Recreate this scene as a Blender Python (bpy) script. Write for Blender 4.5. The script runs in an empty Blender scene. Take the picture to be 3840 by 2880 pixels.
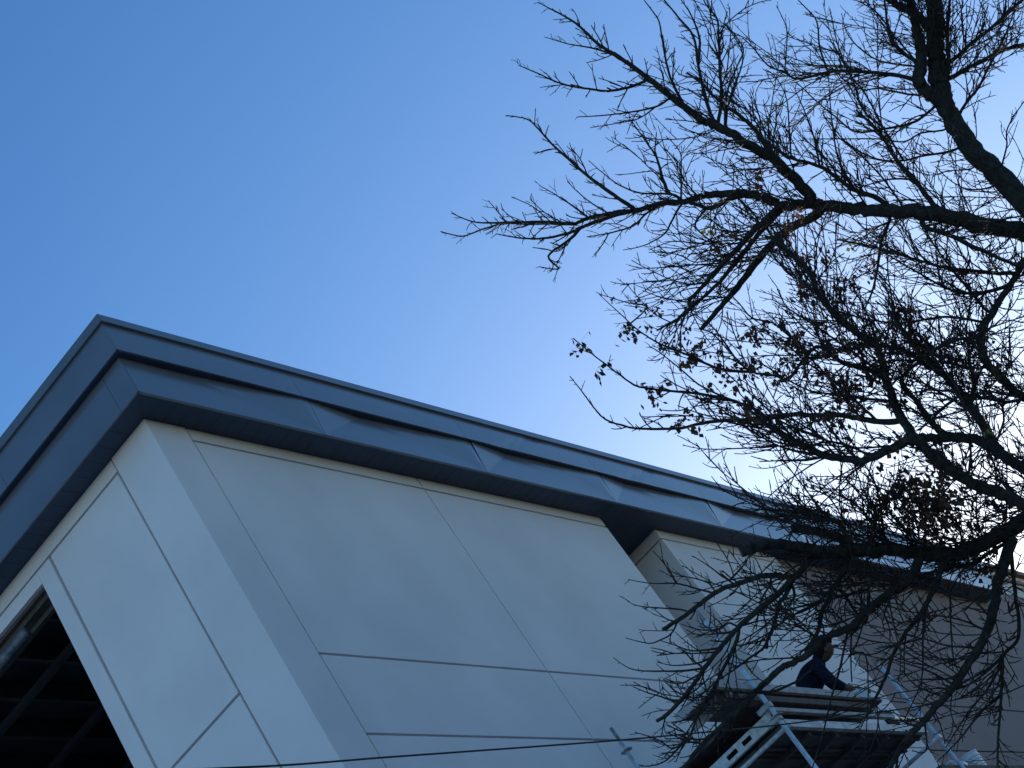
import bpy, bmesh, math, random
from mathutils import Vector, Matrix
R = math.radians
S = bpy.context.scene
COL = S.collection

# ------------------------------------------------------------------ camera
CX, CY, F = 1920.0, 1440.0, 6500.6            # photograph pixels (3840 x 2880)
CAM_R = Vector((0.57654, -0.63698, -0.51169))
AZ, PIT, ROL = R(20.84078), R(31.43608), R(-36.79147)
fwd = Vector((math.cos(PIT)*math.cos(AZ), math.cos(PIT)*math.sin(AZ), math.sin(PIT)))
r0 = Vector((math.sin(AZ), -math.cos(AZ), 0)); u0 = r0.cross(fwd)
CAM_R = math.cos(ROL)*r0 + math.sin(ROL)*u0
CAM_U = -math.sin(ROL)*r0 + math.cos(ROL)*u0
CAM = Vector((-11.07499, -7.4, 1.6))
cam = bpy.data.objects.new('camera', bpy.data.cameras.new('camera'))
COL.objects.link(cam)
cam.data.lens = 36.0*F/3840.0
cam.data.sensor_width = 36.0
cam.data.clip_end = 3000
m = Matrix((CAM_R, CAM_U, -fwd)).transposed().to_4x4(); m.translation = CAM
cam.matrix_world = m
S.camera = cam

# ------------------------------------------------------------------ light
SUN_EL, SUN_AZ = 12.0, 12.0                    # low sun behind the roof
w = bpy.data.worlds.new('World'); S.world = w; w.use_nodes = True
nt = w.node_tree
sky = nt.nodes.new('ShaderNodeTexSky'); sky.sky_type = 'NISHITA'; sky.sun_disc = False
sky.sun_elevation = R(SUN_EL); sky.sun_rotation = R(90-SUN_AZ)
sky.altitude = 50; sky.air_density = 1.0; sky.dust_density = 0.38; sky.ozone_density = 2.6
bg = nt.nodes['Background']; bg.inputs[1].default_value = 0.15
hs = nt.nodes.new('ShaderNodeHueSaturation'); hs.inputs['Saturation'].default_value = 1.26; hs.inputs['Hue'].default_value = 0.506
nt.links.new(sky.outputs[0], hs.inputs['Color']); nt.links.new(hs.outputs[0], bg.inputs[0])
sun = bpy.data.objects.new('sun', bpy.data.lights.new('sun', 'SUN')); COL.objects.link(sun)
sun.data.energy = 4.5; sun.data.angle = R(0.53); sun.data.color = (1.0, 0.93, 0.82)
sd = Vector((math.cos(R(SUN_EL))*math.cos(R(SUN_AZ)), math.cos(R(SUN_EL))*math.sin(R(SUN_AZ)), math.sin(R(SUN_EL))))
sun.rotation_euler = sd.to_track_quat('Z', 'Y').to_euler()
sun.location = (0, 0, 40)
S.view_settings.view_transform = 'Standard'; S.view_settings.look = 'None'
S.view_settings.exposure = 0.56; S.view_settings.gamma = 1.0
S.view_settings.use_curve_mapping = False

# ------------------------------------------------------------------ pixel helpers
def ray(px, py): return fwd + CAM_R*((px-CX)/F) - CAM_U*((py-CY)/F)
def at_t(px, py, t): return CAM + ray(px, py)*t
def at_pl(px, py, ax, v):
    d = ray(px, py); return CAM + d*((v-CAM[ax])/d[ax])
def proj(p):
    v = Vector(p)-CAM; z = v.dot(fwd)
    return (CX+F*v.dot(CAM_R)/z, CY-F*v.dot(CAM_U)/z, z)

# ------------------------------------------------------------------ materials
def mat(name, col, rough=0.6, metal=0.0, var=0.0, scale=3.0, bump=0.0, bscale=40.0, col2=None, spec=0.5, detail=4.0, rvar=0.0):
    M = bpy.data.materials.new(name); M.use_nodes = True
    n = M.node_tree; b = n.nodes['Principled BSDF']
    b.inputs['Base Color'].default_value = (*col, 1); b.inputs['Roughness'].default_value = rough
    b.inputs['Metallic'].default_value = metal; b.inputs['Specular IOR Level'].default_value = spec
    tc = n.nodes.new('ShaderNodeTexCoord'); geo = n.nodes.new('ShaderNodeNewGeometry')
    if var or col2:
        no = n.nodes.new('ShaderNodeTexNoise'); no.inputs['Scale'].default_value = scale; no.inputs['Detail'].default_value = detail
        n.links.new(geo.outputs['Position'], no.inputs['Vector'])
        rp = n.nodes.new('ShaderNodeValToRGB'); n.links.new(no.outputs['Fac'], rp.inputs['Fac'])
        rp.color_ramp.elements[0].position = 0.33; rp.color_ramp.elements[1].position = 0.67
        c2 = col2 if col2 else tuple(min(1, c*(1+var)) for c in col)
        c1 = col if col2 else tuple(c*(1-var) for c in col)
        rp.color_ramp.elements[0].color = (*c1, 1); rp.color_ramp.elements[1].color = (*c2, 1)
        n.links.new(rp.outputs['Color'], b.inputs['Base Color'])
        if rvar:
            mr = n.nodes.new('ShaderNodeMapRange'); mr.inputs['To Min'].default_value = rough-rvar; mr.inputs['To Max'].default_value = rough+rvar
            n.links.new(no.outputs['Fac'], mr.inputs['Value']); n.links.new(mr.outputs[0], b.inputs['Roughness'])
    if bump:
        nb = n.nodes.new('ShaderNodeTexNoise'); nb.inputs['Scale'].default_value = bscale; nb.inputs['Detail'].default_value = 5
        n.links.new(geo.outputs['Position'], nb.inputs['Vector'])
        bp = n.nodes.new('ShaderNodeBump'); bp.inputs['Strength'].default_value = bump; bp.inputs['Distance'].default_value = 0.02
        n.links.new(nb.outputs['Fac'], bp.inputs['Height']); n.links.new(bp.outputs[0], b.inputs['Normal'])
    return M
M_WALL = mat('wall_render', (0.83, 0.755, 0.745), 0.75, var=0.06, scale=0.8, bump=0.12, bscale=70, spec=0.3, detail=7)
M_JOINT = mat('wall_joint', (0.56, 0.53, 0.52), 0.9, var=0.05, scale=3)
M_BROWN = mat('brown_render', (0.27, 0.205, 0.195), 0.8, var=0.06, scale=0.8, bump=0.12, bscale=70, spec=0.3, detail=7)
M_FASC = mat('fascia_steel', (0.135, 0.148, 0.185), 0.21, var=0.07, scale=1.3, rvar=0.05, spec=0.95)
M_CAP = mat('cap_steel', (0.13, 0.15, 0.18), 0.35, var=0.10, scale=2.0, rvar=0.06, spec=0.6)
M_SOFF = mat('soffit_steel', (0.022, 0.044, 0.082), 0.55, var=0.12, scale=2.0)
M_ROOF = mat('roof_deck', (0.12, 0.12, 0.13), 0.8, var=0.1)
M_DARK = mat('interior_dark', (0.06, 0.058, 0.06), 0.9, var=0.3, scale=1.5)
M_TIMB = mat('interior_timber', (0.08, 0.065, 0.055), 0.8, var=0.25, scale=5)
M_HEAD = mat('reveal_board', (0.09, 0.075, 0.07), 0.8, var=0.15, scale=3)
M_FOIL = mat('foil', (0.16, 0.17, 0.18), 0.5, 0.4, var=0.2, scale=20, bump=0.6, bscale=25)
M_GALV = mat('galvanised', (0.66, 0.68, 0.70), 0.40, 0.25, var=0.25, scale=18, rvar=0.1, bump=0.05, bscale=60)
M_GALV2 = mat('galvanised_dull', (0.36, 0.37, 0.38), 0.55, 0.6, var=0.35, scale=9, rvar=0.1, bump=0.1, bscale=50)
M_PLANK = mat('plank_pale', (0.42, 0.40, 0.385), 0.8, var=0.22, scale=7, bump=0.2, bscale=50)
M_PLANKB = mat('plank_brown', (0.10, 0.075, 0.065), 0.85, var=0.35, scale=8, bump=0.3, bscale=50)
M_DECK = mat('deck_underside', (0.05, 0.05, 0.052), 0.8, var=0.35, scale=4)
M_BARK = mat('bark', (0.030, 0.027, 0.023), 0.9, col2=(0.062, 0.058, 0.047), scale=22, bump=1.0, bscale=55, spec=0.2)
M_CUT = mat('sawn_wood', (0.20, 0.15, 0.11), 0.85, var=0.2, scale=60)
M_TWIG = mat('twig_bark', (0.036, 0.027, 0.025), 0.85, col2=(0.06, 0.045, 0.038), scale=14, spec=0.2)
M_CABLE = mat('cable_rubber', (0.012, 0.011, 0.014), 0.6, var=0.2, scale=6)
M_BUCKET = mat('white_plastic', (0.75, 0.76, 0.76), 0.4, var=0.07, scale=12)
M_NAVY = mat('navy_cloth', (0.011, 0.015, 0.028), 0.95, var=0.35, scale=14, bump=0.5, bscale=35, spec=0.1)
M_SKIN = mat('skin', (0.10, 0.055, 0.04), 0.6, var=0.1, scale=20)
M_HAT = mat('hat_cloth', (0.016, 0.014, 0.015), 0.95, var=0.2, scale=20, spec=0.1)
M_GLOVE = mat('leather_glove', (0.20, 0.075, 0.035), 0.8, var=0.3, scale=30)
M_SHEET = mat('plastic_sheet', (0.62, 0.65, 0.66), 0.35, var=0.15, scale=12, bump=0.6, bscale=20)
M_GROUND = mat('ground_gravel', (0.085, 0.078, 0.07), 0.95, var=0.25, scale=0.5, bump=0.4, bscale=30)
M_ROAD = mat('asphalt', (0.05, 0.05, 0.05), 0.9, var=0.2, scale=2, bump=0.4, bscale=60)
M_PAVE = mat('concrete', (0.34, 0.32, 0.29), 0.9, var=0.12, scale=2)
M_CREAM = mat('cream_boards', (0.70, 0.64, 0.56), 0.7, var=0.06, scale=2)
M_RED = mat('red_brown_trim', (0.20, 0.075, 0.05), 0.7, var=0.15, scale=3)
def leafmat(name, c1, c2):
    M = mat(name, c1, 0.8, col2=c2, scale=9, spec=0.2)
    n = M.node_tree; b = n.nodes['Principled BSDF']
    tr = n.nodes.new('ShaderNodeBsdfTranslucent'); mx = n.nodes.new('ShaderNodeMixShader'); mx.inputs[0].default_value = 0.35
    src = b.inputs['Base Color'].links[0].from_socket
    n.links.new(src, tr.inputs['Color']); n.links.new(b.outputs[0], mx.inputs[1]); n.links.new(tr.outputs[0], mx.inputs[2])
    n.links.new(mx.outputs[0], n.nodes['Material Output'].inputs[0]); return M
M_LEAF = leafmat('dead_leaf', (0.055, 0.034, 0.022), (0.21, 0.105, 0.06))
M_LEAFG = leafmat('green_leaf', (0.10, 0.13, 0.03), (0.28, 0.30, 0.07))

# ------------------------------------------------------------------ object helpers
def link(name, me, parent=None):
    o = bpy.data.objects.new(name, me); COL.objects.link(o)
    if parent: o.parent = parent
    return o
def meshobj(name, verts, faces, m, parent=None, smooth=False, mats=None, idx=None):
    me = bpy.data.meshes.new(name); me.from_pydata([tuple(v) for v in verts], [], faces); me.update()
    for k in (mats or [m]): me.materials.append(k)
    if idx: me.polygons.foreach_set('material_index', idx)
    if smooth: me.polygons.foreach_set('use_smooth', [True]*len(me.polygons))
    return link(name, me, parent)
def thing(name, label, cat, loc=(0, 0, 0), group=None):
    o = bpy.data.objects.new(name, None); COL.objects.link(o); o.location = loc
    o['label'] = label; o['category'] = cat
    if group: o['group'] = group
    return o
def tag(o, label, cat, group=None):
    o['label'] = label; o['category'] = cat
    if group: o['group'] = group
    return o
def boxmesh(name, lo, hi, m, bev=0.0):
    bm = bmesh.new(); bmesh.ops.create_cube(bm, size=1.0)
    c = [(a+b)/2 for a, b in zip(lo, hi)]; s = [b-a for a, b in zip(lo, hi)]
    for v in bm.verts: v.co = Vector((c[i]+v.co[i]*s[i] for i in range(3)))
    if bev: bmesh.ops.bevel(bm, geom=bm.edges[:], offset=bev, segments=2, affect='EDGES', profile=0.6)
    me = bpy.data.meshes.new(name); bm.to_mesh(me); bm.free(); me.materials.append(m); return me
def box(name, lo, hi, m, parent=None, bev=0.0, loc=None):
    if loc:   # loc: parent origin offset
        lo = [a-b for a, b in zip(lo, loc)]; hi = [a-b for a, b in zip(hi, loc)]
    return link(name, boxmesh(name, lo, hi, m, bev), parent)
def tube_geo(pts, radii, sides, verts, faces, cap=True, rough=0.0, rng=None):
    """append a tapered tube along pts"""
    base = len(verts); n = len(pts)
    t = (pts[1]-pts[0]).normalized()
    a = t.orthogonal().normalized()
    for i in range(n):
        if i == 0: tt = pts[1]-pts[0]
        elif i == n-1: tt = pts[-1]-pts[-2]
        else: tt = pts[i+1]-pts[i-1]
        if tt.length < 1e-9: tt = t
        t = tt.normalized(); a = a-t*a.dot(t)
        a = a.normalized() if a.length > 1e-6 else t.orthogonal().normalized()
        b = t.cross(a)
        for k in range(sides):
            an = 2*math.pi*k/sides
            rr = radii[i]*(1+(rng.uniform(-rough, rough) if rough else 0))
            verts.append(pts[i]+(a*math.cos(an)+b*math.sin(an))*rr)
    for i in range(n-1):
        for k in range(sides):
            k2 = (k+1) % sides
            faces.append((base+i*sides+k, base+i*sides+k2, base+(i+1)*sides+k2, base+(i+1)*sides+k))
    if cap:
        faces.append(tuple(base+k for k in reversed(range(sides))))
        faces.append(tuple(base+(n-1)*sides+k for k in range(sides)))
def tube(name, pts, rad, m, parent=None, sides=14, loc=None):
    pts = [Vector(p)-Vector(loc or (0, 0, 0)) for p in pts]
    rad = rad if isinstance(rad, (list, tuple)) else [rad]*len(pts)
    v, f = [], []; tube_geo(pts, rad, sides, v, f)
    return meshobj(name, v, f, m, parent, smooth=True)

# ------------------------------------------------------------------ ground
def sheet(name, x0, x1, y0, y1, z, m):
    o = meshobj(name, [(x0, y0, z), (x1, y0, z), (x1, y1, z), (x0, y1, z)], [(0, 1, 2, 3)], m); o['kind'] = 'structure'; return o
sheet('ground', -1200, 1200, -1200, 1200, 0.0, M_GROUND)
sheet('road', -300, 300, -26, -14, 0.004, M_ROAD)
bv, bf = [], []
for i in range(41):
    bx0 = -160+i*7.0
    for (yy, zz) in ((-28, -.2), (-31, 3.5), (-35, 8.5), (-41, 11.5), (-70, 12.5), (-110, -.5)):
        bv.append((bx0, yy+1.5*math.sin(i*.9+yy), zz*(1+.12*math.sin(i*1.7))))
for i in range(40):
    for j in range(5): bf.append((i*6+j, (i+1)*6+j, (i+1)*6+j+1, i*6+j+1))
hl = meshobj('added_shade_bank', bv, bf, mat('shade_bank_green', (0.05, 0.065, 0.03), 0.95, var=0.3, scale=0.6, bump=0.5, bscale=6)); hl['kind'] = 'structure'  # unseen bank, added to block low sky and darken the right wall
pv = box('pavement', (-300, -14, 0.0), (300, -8.2, 0.12), M_PAVE); pv['kind'] = 'structure'
fc = box('added_bounce_slab', (-60, -6.0, 0.0), (-0.6, 60, 0.10), mat('bounce_slab_pale', (0.52, 0.50, 0.46), 0.9, var=0.1, scale=1.5)); fc['kind'] = 'structure'  # unseen pale slab, added to bounce light up onto the left wall

# ------------------------------------------------------------------ building
ZS = 11.6593                                    # soffit level
XE = 22.4                                       # far end of the street front
YE = 16.0
B = thing('commercial_building', 'pale grey rendered building with dark stepped metal roof fascia on the corner', 'building')
G = 0.0130                                      # half joint width
random.seed(4)
def rpanel(x0, x1, z0, z1, m=M_WALL, y=0.0, g=(G, G, G, G), name='wall_panel'):
    return box(name, (x0+g[0], y, z0+g[2]), (x1-g[1], y+0.05, z1-g[3]), m, B, 0.004)
def lpanel(y0, y1, z0, z1, m=M_WALL, x=0.0, g=(.020, .014, .014, .014), name='wall_panel'):
    return box(name, (x, y0+g[0], z0+g[2]), (x+0.05, y1-g[1], z1-g[3]), m, B, 0.004)
ZB = 11.49
rows = [ZB, 8.815, 7.915, 7.015, 6.115, 5.215, 4.315, 3.415, 0.3]
# corner pier, a touch proud of the panels
box('corner_pier', (-0.008, -0.008, 0.0), (0.522, 0.532, ZS-0.002), M_WALL, B, 0.006)
for a, b in ((0.522, 4.145), (4.145, 8.0)):
    rpanel(a, b, ZB, ZS-0.002, g=(.030 if a < 1 else .011, 0.011 if b < 7 else 0, G, 0))
    for i in range(len(rows)-1): rpanel(a, b, rows[i+1], rows[i], g=(.030 if a < 1 else .011, 0.011 if b < 7 else 0, G, G))
box('wall_core', (0.51, 0.046, 0.0), (7.98, 0.30, ZS-0.004), M_JOINT, B)
# recess beside the front, then the second pier with its return
box('recess_side', (7.70, 0.302, 0.0), (7.985, 2.4, ZS-0.006), M_WALL, B)
box('recess_back', (7.986, 2.2, 0.0), (9.399, 2.4, ZS-0.006), M_BROWN, B)
for i in range(len(rows)):
    z1 = ZS-0.002 if i == 0 else rows[i-1]
    rpanel(9.40, 12.96, rows[i], z1, g=(0, 0.004, G, G if i else 0))
    box('wall_panel', (9.401, 0.052, rows[i]+G), (9.45, 1.06, z1-(G if i else 0)), M_WALL, B, 0.004)
    box('wall_panel', (9.401, 1.066, rows[i]+G), (9.45, 2.2, z1-(G if i else 0)), M_WALL, B, 0.004)
box('wall_core', (9.448, 0.048, 0.0), (12.95, 2.4, ZS-0.004), M_JOINT, B)
# brown stretch further along
for a, b in ((12.96, 16.4), (16.4, 19.6), (19.6, XE)):
    for i in range(len(rows)):
        z1 = ZS-0.002 if i == 0 else rows[i-1]
        if i == 0: continue
        rpanel(a, b, rows[i], ZS-0.002 if i == 1 else z1, m=M_BROWN, y=0.045, g=(0.004, 0.004, G, G if i > 1 else 0))
box('wall_core', (12.97, 0.092, 0.0), (XE-0.02, 0.4, ZS-0.004), M_JOINT, B)
# left front
WY0, WY1, WZ0, WZ1 = 1.940, 5.4, 6.2, 11.337    # window opening
lpanel(0.532, YE, ZB, ZS-0.002, g=(.018, 0, G, 0))
lrows = [ZB, 8.80, 7.90, 7.0, 6.1, 5.2, 4.3, 3.4, 0.3]
for i in range(len(lrows)-1): lpanel(0.54, 1.715, lrows[i+1], lrows[i])
meshframe = []
box('window_surround', (0.0, 1.715+.020, 0.3), (0.05, WY0, ZB-G), M_WALL, B, 0.004)
box('window_surround', (0.0, WY0+0.0005, WZ1), (0.05, WY1, ZB-G), M_WALL, B)
box('window_surround', (0.0, WY0+0.0005, 0.3), (0.05, WY1, WZ0), M_WALL, B)
box('window_surround', (0.0, WY1+0.0005, 0.3), (0.05, YE, ZB-G), M_WALL, B)
box('wall_core', (0.047, 0.54, 0.0), (0.28, WY0-0.003, ZS-0.004), M_JOINT, B)
box('wall_core', (0.047, WY0-0.002, WZ1+0.003), (0.28, WY1, ZS-0.004), M_JOINT, B)
box('wall_core', (0.047, WY0-0.002, 0.0), (0.28, WY1, WZ0-0.003), M_JOINT, B)
box('wall_core', (0.047, WY1+0.001, 0.0), (0.28, YE, ZS-0.004), M_JOINT, B)
# window head boards and frame, open dark room behind
box('window_head', (0.051, WY0, WZ1-0.03), (0.10, WY1, WZ1+0.001), M_HEAD, B)
box('window_head', (0.10, WY0, WZ1-0.085), (0.20, WY1, WZ1+0.002), M_TIMB, B)
box('window_head', (0.20, WY0, WZ1-0.14), (0.26, WY1, WZ1+0.001), M_HEAD, B)
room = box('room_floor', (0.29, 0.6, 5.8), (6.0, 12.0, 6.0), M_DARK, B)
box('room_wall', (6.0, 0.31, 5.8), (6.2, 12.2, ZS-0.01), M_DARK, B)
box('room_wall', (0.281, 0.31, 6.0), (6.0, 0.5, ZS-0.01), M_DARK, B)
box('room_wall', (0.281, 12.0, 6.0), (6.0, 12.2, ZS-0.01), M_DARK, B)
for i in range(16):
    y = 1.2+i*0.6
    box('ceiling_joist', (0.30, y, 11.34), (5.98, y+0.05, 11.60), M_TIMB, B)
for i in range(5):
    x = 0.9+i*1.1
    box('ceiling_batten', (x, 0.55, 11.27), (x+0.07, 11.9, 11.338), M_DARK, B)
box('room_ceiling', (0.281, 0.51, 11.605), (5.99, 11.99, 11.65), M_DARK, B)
# roof body
box('roof_slab', (-0.26, -0.26, ZS+0.03), (XE-0.03, YE, ZS+0.86), M_ROOF, B)
# soffit boards
OV = 0.30
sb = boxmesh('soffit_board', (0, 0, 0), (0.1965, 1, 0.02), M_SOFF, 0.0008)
x = 0.02; i = 0
while x < XE-0.2:
    o = link('soffit_board', sb, B)
    deep = 7.95 < x < 9.42
    o.location = (x, -OV+0.012, ZS); o.scale = (1, (OV+(2.2 if deep else 0.06)), 1)
    x += 0.2; i += 1
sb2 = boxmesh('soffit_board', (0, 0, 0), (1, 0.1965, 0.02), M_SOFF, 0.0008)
y = 0.02
while y < 8:
    o = link('soffit_board', sb2, B); o.location = (-OV+0.012, y, ZS+0.0005); o.scale = (OV+0.04, 1, 1); y += 0.2
# corner soffit in two mitred halves
e = -OV+0.012
meshobj('soffit_board', [(e, e, ZS), (0.018, e, ZS), (0.018, 0.018, ZS), (e, e, ZS+.02), (0.018, e, ZS+.02), (0.018, 0.018, ZS+.02)],
        [(2, 1, 0), (3, 4, 5), (0, 1, 4, 3), (1, 2, 5, 4), (2, 0, 3, 5)], M_SOFF, B)
e2 = e
meshobj('soffit_board', [(e, e+.003, ZS), (0.015, 0.018, ZS), (e, 0.018, ZS), (e, e+.003, ZS+.02), (0.015, 0.018, ZS+.02), (e, 0.018, ZS+.02)],
        [(2, 1, 0), (3, 4, 5), (0, 1, 4, 3), (1, 2, 5, 4), (2, 0, 3, 5)], M_SOFF, B)
# fascia: lower band, upper band, coping cap. Offsets from the wall face
H1, H2, H3 = 0.455, 0.815, 0.925
O1, O2, O3 = 0.305, 0.392, 0.422
JX = [-O1, 2.30, 5.17, 8.04, 10.91, 13.78, 16.65, 19.52, XE]
def strip(name, P, m, thick, axis):
    """P: rows of outer points (bottom..top) per column; thickness goes inward along axis"""
    nr, nc = len(P[0]), len(P); v = []; f = []
    for c in range(nc):
        for q in P[c]: v.append(Vector(q))
    N = len(v)
    off = Vector((thick if axis == 0 else 0, thick if axis == 1 else 0, 0))
    for q in list(v): v.append(q+off)
    def quad(a, b, c, d):
        f.append((a, b, c, d))
    for c in range(nc-1):
        for r_ in range(nr-1):
            a = c*nr+r_; b = (c+1)*nr+r_; 
            quad(a, b, b+1, a+1); quad(N+a, N+a+1, N+b+1, N+b)
    for c in range(nc-1):
        a = c*nr; b = (c+1)*nr; quad(a, N+a, N+b, b); a += nr-1; b += nr-1; quad(a, b, N+b, N+a)
    for c in (0, nc-1):
        for r_ in range(nr-1):
            a = c*nr+r_; quad(a, a+1, N+a+1, N+a)
    return meshobj(name, v, f, m, B)
rng = random.Random(11)
def dented_panel(x0, x1, k):
    """sheet-metal panel with crisp oil-can creases: bottom edge straight, top edge wanders in and out"""
    L = x1-x0
    a0 = 0.052+rng.uniform(-.008, .008); a1 = -0.004+rng.uniform(-.010, .010); a2 = 0.050+rng.uniform(-.006, .006); uk = 0.30+rng.uniform(-.07, .07)
    if k == 0: a0 = 0.0
    z0, z1 = ZS-0.004, ZS+H1+0.002
    def P(u, h, d): return (x0+0.003+u*(L-0.006), -O1-d, z0+(z1-z0)*h)
    um = .955
    v = [P(0, 0, 0), P(um*.6, 0, 0), P(1, 0, 0), P(0, 1, a0), P(uk, 1, a1), P(.66, 1, a1*.45+a2*.55-.006), P(um, 1, a2), P(1, 1, a2-.003), P(.975, .38, .023)]
    f = [(0, 4, 3), (0, 1, 4), (1, 2, 4), (4, 2, 5), (5, 2, 8), (5, 8, 6), (6, 8, 7), (8, 2, 7)]
    N = len(v); v += [(q[0], q[1]+.03, q[2]) for q in (v[0], v[1], v[2])]
    f += [(0, N, N+1, 1), (1, N+1, N+2, 2)]
    return meshobj('fascia_panel', v, f, M_FASC, B)
for k in range(len(JX)-1):
    dented_panel(JX[k], JX[k+1], k)
for k in range(len(JX)-1):       # upper band, gently bowed
    x0 = JX[k]-0.12 if k else -O2; x1 = JX[k+1]-0.12 if k < len(JX)-2 else XE
    a = rng.uniform(0.004, 0.012); P = []
    n = 18
    for i in range(n+1):
        u = i/n; col = []
        for j in range(5):
            h = j/4; bow = a*math.sin(math.pi*h)*math.sin(math.pi*u)
            kk = 0.010*max(0, 1-abs((u-0.25-0.35*h))/0.10)*math.sin(math.pi*u) if k in (2, 3, 5) else 0
            col.append((x0+0.0025+u*(x1-x0-0.005), -O2-bow+kk, ZS+H1+h*(H2-H1)))
        P.append(col)
    strip('fascia_panel', P, M_FASC, 0.02, 1)
for k in range(len(JX)-1):
    x0 = JX[k]-0.13 if k else -O3; x1 = JX[k+1]-0.13 if k < len(JX)-2 else XE
    meshobj('coping_cap', [(x0+.002, -O3, ZS+H2-.002), (x1-.002, -O3, ZS+H2-.002), (x1-.002, -O3+(0.012), ZS+H3), (x0+.002+(0.012 if k == 0 else 0), -O3+.012, ZS+H3),
                           (x0+.002+(.03 if k == 0 else 0), -O3+.03, ZS+H2-.002), (x1-.002, -O3+.03, ZS+H2-.002), (x1-.002, 0.2, ZS+H3+.02), (x0+.002+(.6 if k == 0 else 0), 0.2, ZS+H3+.02)],
            [(0, 1, 2, 3), (1, 0, 4, 5), (3, 2, 6, 7), (0, 3, 7, 4), (1, 5, 6, 2)], M_CAP, B)
# undersides of the two steps (horizontal ledges)
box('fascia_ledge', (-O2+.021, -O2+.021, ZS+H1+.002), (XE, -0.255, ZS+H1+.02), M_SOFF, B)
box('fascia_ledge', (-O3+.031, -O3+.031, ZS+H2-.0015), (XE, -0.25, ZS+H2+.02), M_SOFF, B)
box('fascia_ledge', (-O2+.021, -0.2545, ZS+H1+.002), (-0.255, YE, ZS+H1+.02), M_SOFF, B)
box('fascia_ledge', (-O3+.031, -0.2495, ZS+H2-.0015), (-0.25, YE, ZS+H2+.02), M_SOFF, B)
# left return of the fascia
JY = [-O1, -0.03, 2.87, 5.74, 8.6, 11.5, YE]
for k in range(len(JY)-1):
    y0, y1 = JY[k], JY[k+1]; P = []
    for i in range(9):
        u = i/8; P.append([(-O1+0.006*math.sin(math.pi*u)*math.sin(math.pi*j/4), y0+.002+u*(y1-y0-.004), ZS-0.004+j/4*(H1+.006)) for j in range(5)])
    strip('fascia_panel', P, M_FASC, 0.02, 0)
JU = [-O2, 1.47, 4.34, 7.2, 10.1, YE]
for k in range(len(JU)-1):
    y0, y1 = JU[k], JU[k+1]; P = []
    for i in range(9):
        u = i/8; P.append([(-O2-0.004*math.sin(math.pi*u)*math.sin(math.pi*j/4), y0+.002+u*(y1-y0-.004), ZS+H1+j/4*(H2-H1)) for j in range(5)])
    strip('fascia_panel', P, M_FASC, 0.02, 0)
    yy = y0 if k else -O3+.002
    dd = .012 if k == 0 else 0
    meshobj('coping_cap', [(-O3, yy, ZS+H2-.002), (-O3, y1-.002, ZS+H2-.002), (-O3+.012, y1-.002, ZS+H3), (-O3+.012, yy+dd, ZS+H3),
                           (-O3+.03, yy+.03, ZS+H2-.002), (-O3+.03, y1-.002, ZS+H2-.002), (0.2, y1-.002, ZS+H3+.019), (0.2, yy+(.6 if k == 0 else 0), ZS+H3+.019)],
            [(1, 0, 3, 2), (0, 1, 5, 4), (2, 3, 7, 6), (3, 0, 4, 7), (5, 1, 2, 6)], M_CAP, B)
# duct hanging in the dark room
dp = [at_pl(-60, 2560, 2, 11.0), at_pl(30, 2455, 2, 11.0), at_pl(60, 2420, 2, 11.02), at_pl(100, 2370, 2, 11.02)]
dv, df = [], []
dpts = []; drad = []
for i in range(60):
    t = i/59*(len(dp)-1); j = min(int(t), len(dp)-2); q = dp[j].lerp(dp[j+1], t-j); dpts.append(q); drad.append(0.05+(0.008 if i % 2 else 0))
tube_geo(dpts, drad, 12, dv, df)
duct = meshobj('flexible_duct', dv, df, M_FOIL, smooth=True)
tag(duct, 'silver flexible duct inside the dark opening at the left edge', 'duct')

# ------------------------------------------------------------------ neighbouring building beyond the far end
NB = thing('neighbouring_building', 'cream boarded building with red brown trim beyond the far roof end', 'building')
NX0, NX1, NY = 24.5, 46.0, 0.6
zt = at_pl(3805, 2152, 1, NY)[2]
zl = [at_pl(3805, q, 1, NY)[2] for q in (2152, 2186, 2240)]
box('wall', (NX0, NY, 0), (NX1, 12, zt), M_CREAM, NB)
box('gutter', (NX0-.1, NY-.10, zt-.13), (NX1, NY-.001, zt), M_RED, NB)
box('trim_band', (NX0-.03, NY-.05, zl[1]-.06), (NX1, NY-.001, zl[1]+.03), M_RED, NB)
for i in range(9):
    z0 = zl[2]+i*0.2
    if z0+.19 < zt-.12 and not (z0 < zl[1]+.05 and z0+.19 > zl[1]-.08):
        box('weatherboard', (NX0, NY-.025, z0), (NX1, NY-.001, z0+.185), M_CREAM, NB)
box('lower_wall', (NX0-.02, NY-.06, 0), (NX1, NY-.026, zl[2]-.02), M_BROWN, NB)
box('roof', (NX0+.1, NY+.1, zt+.002), (NX1, 12.0, zt+.06), M_ROOF, NB)

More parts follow.
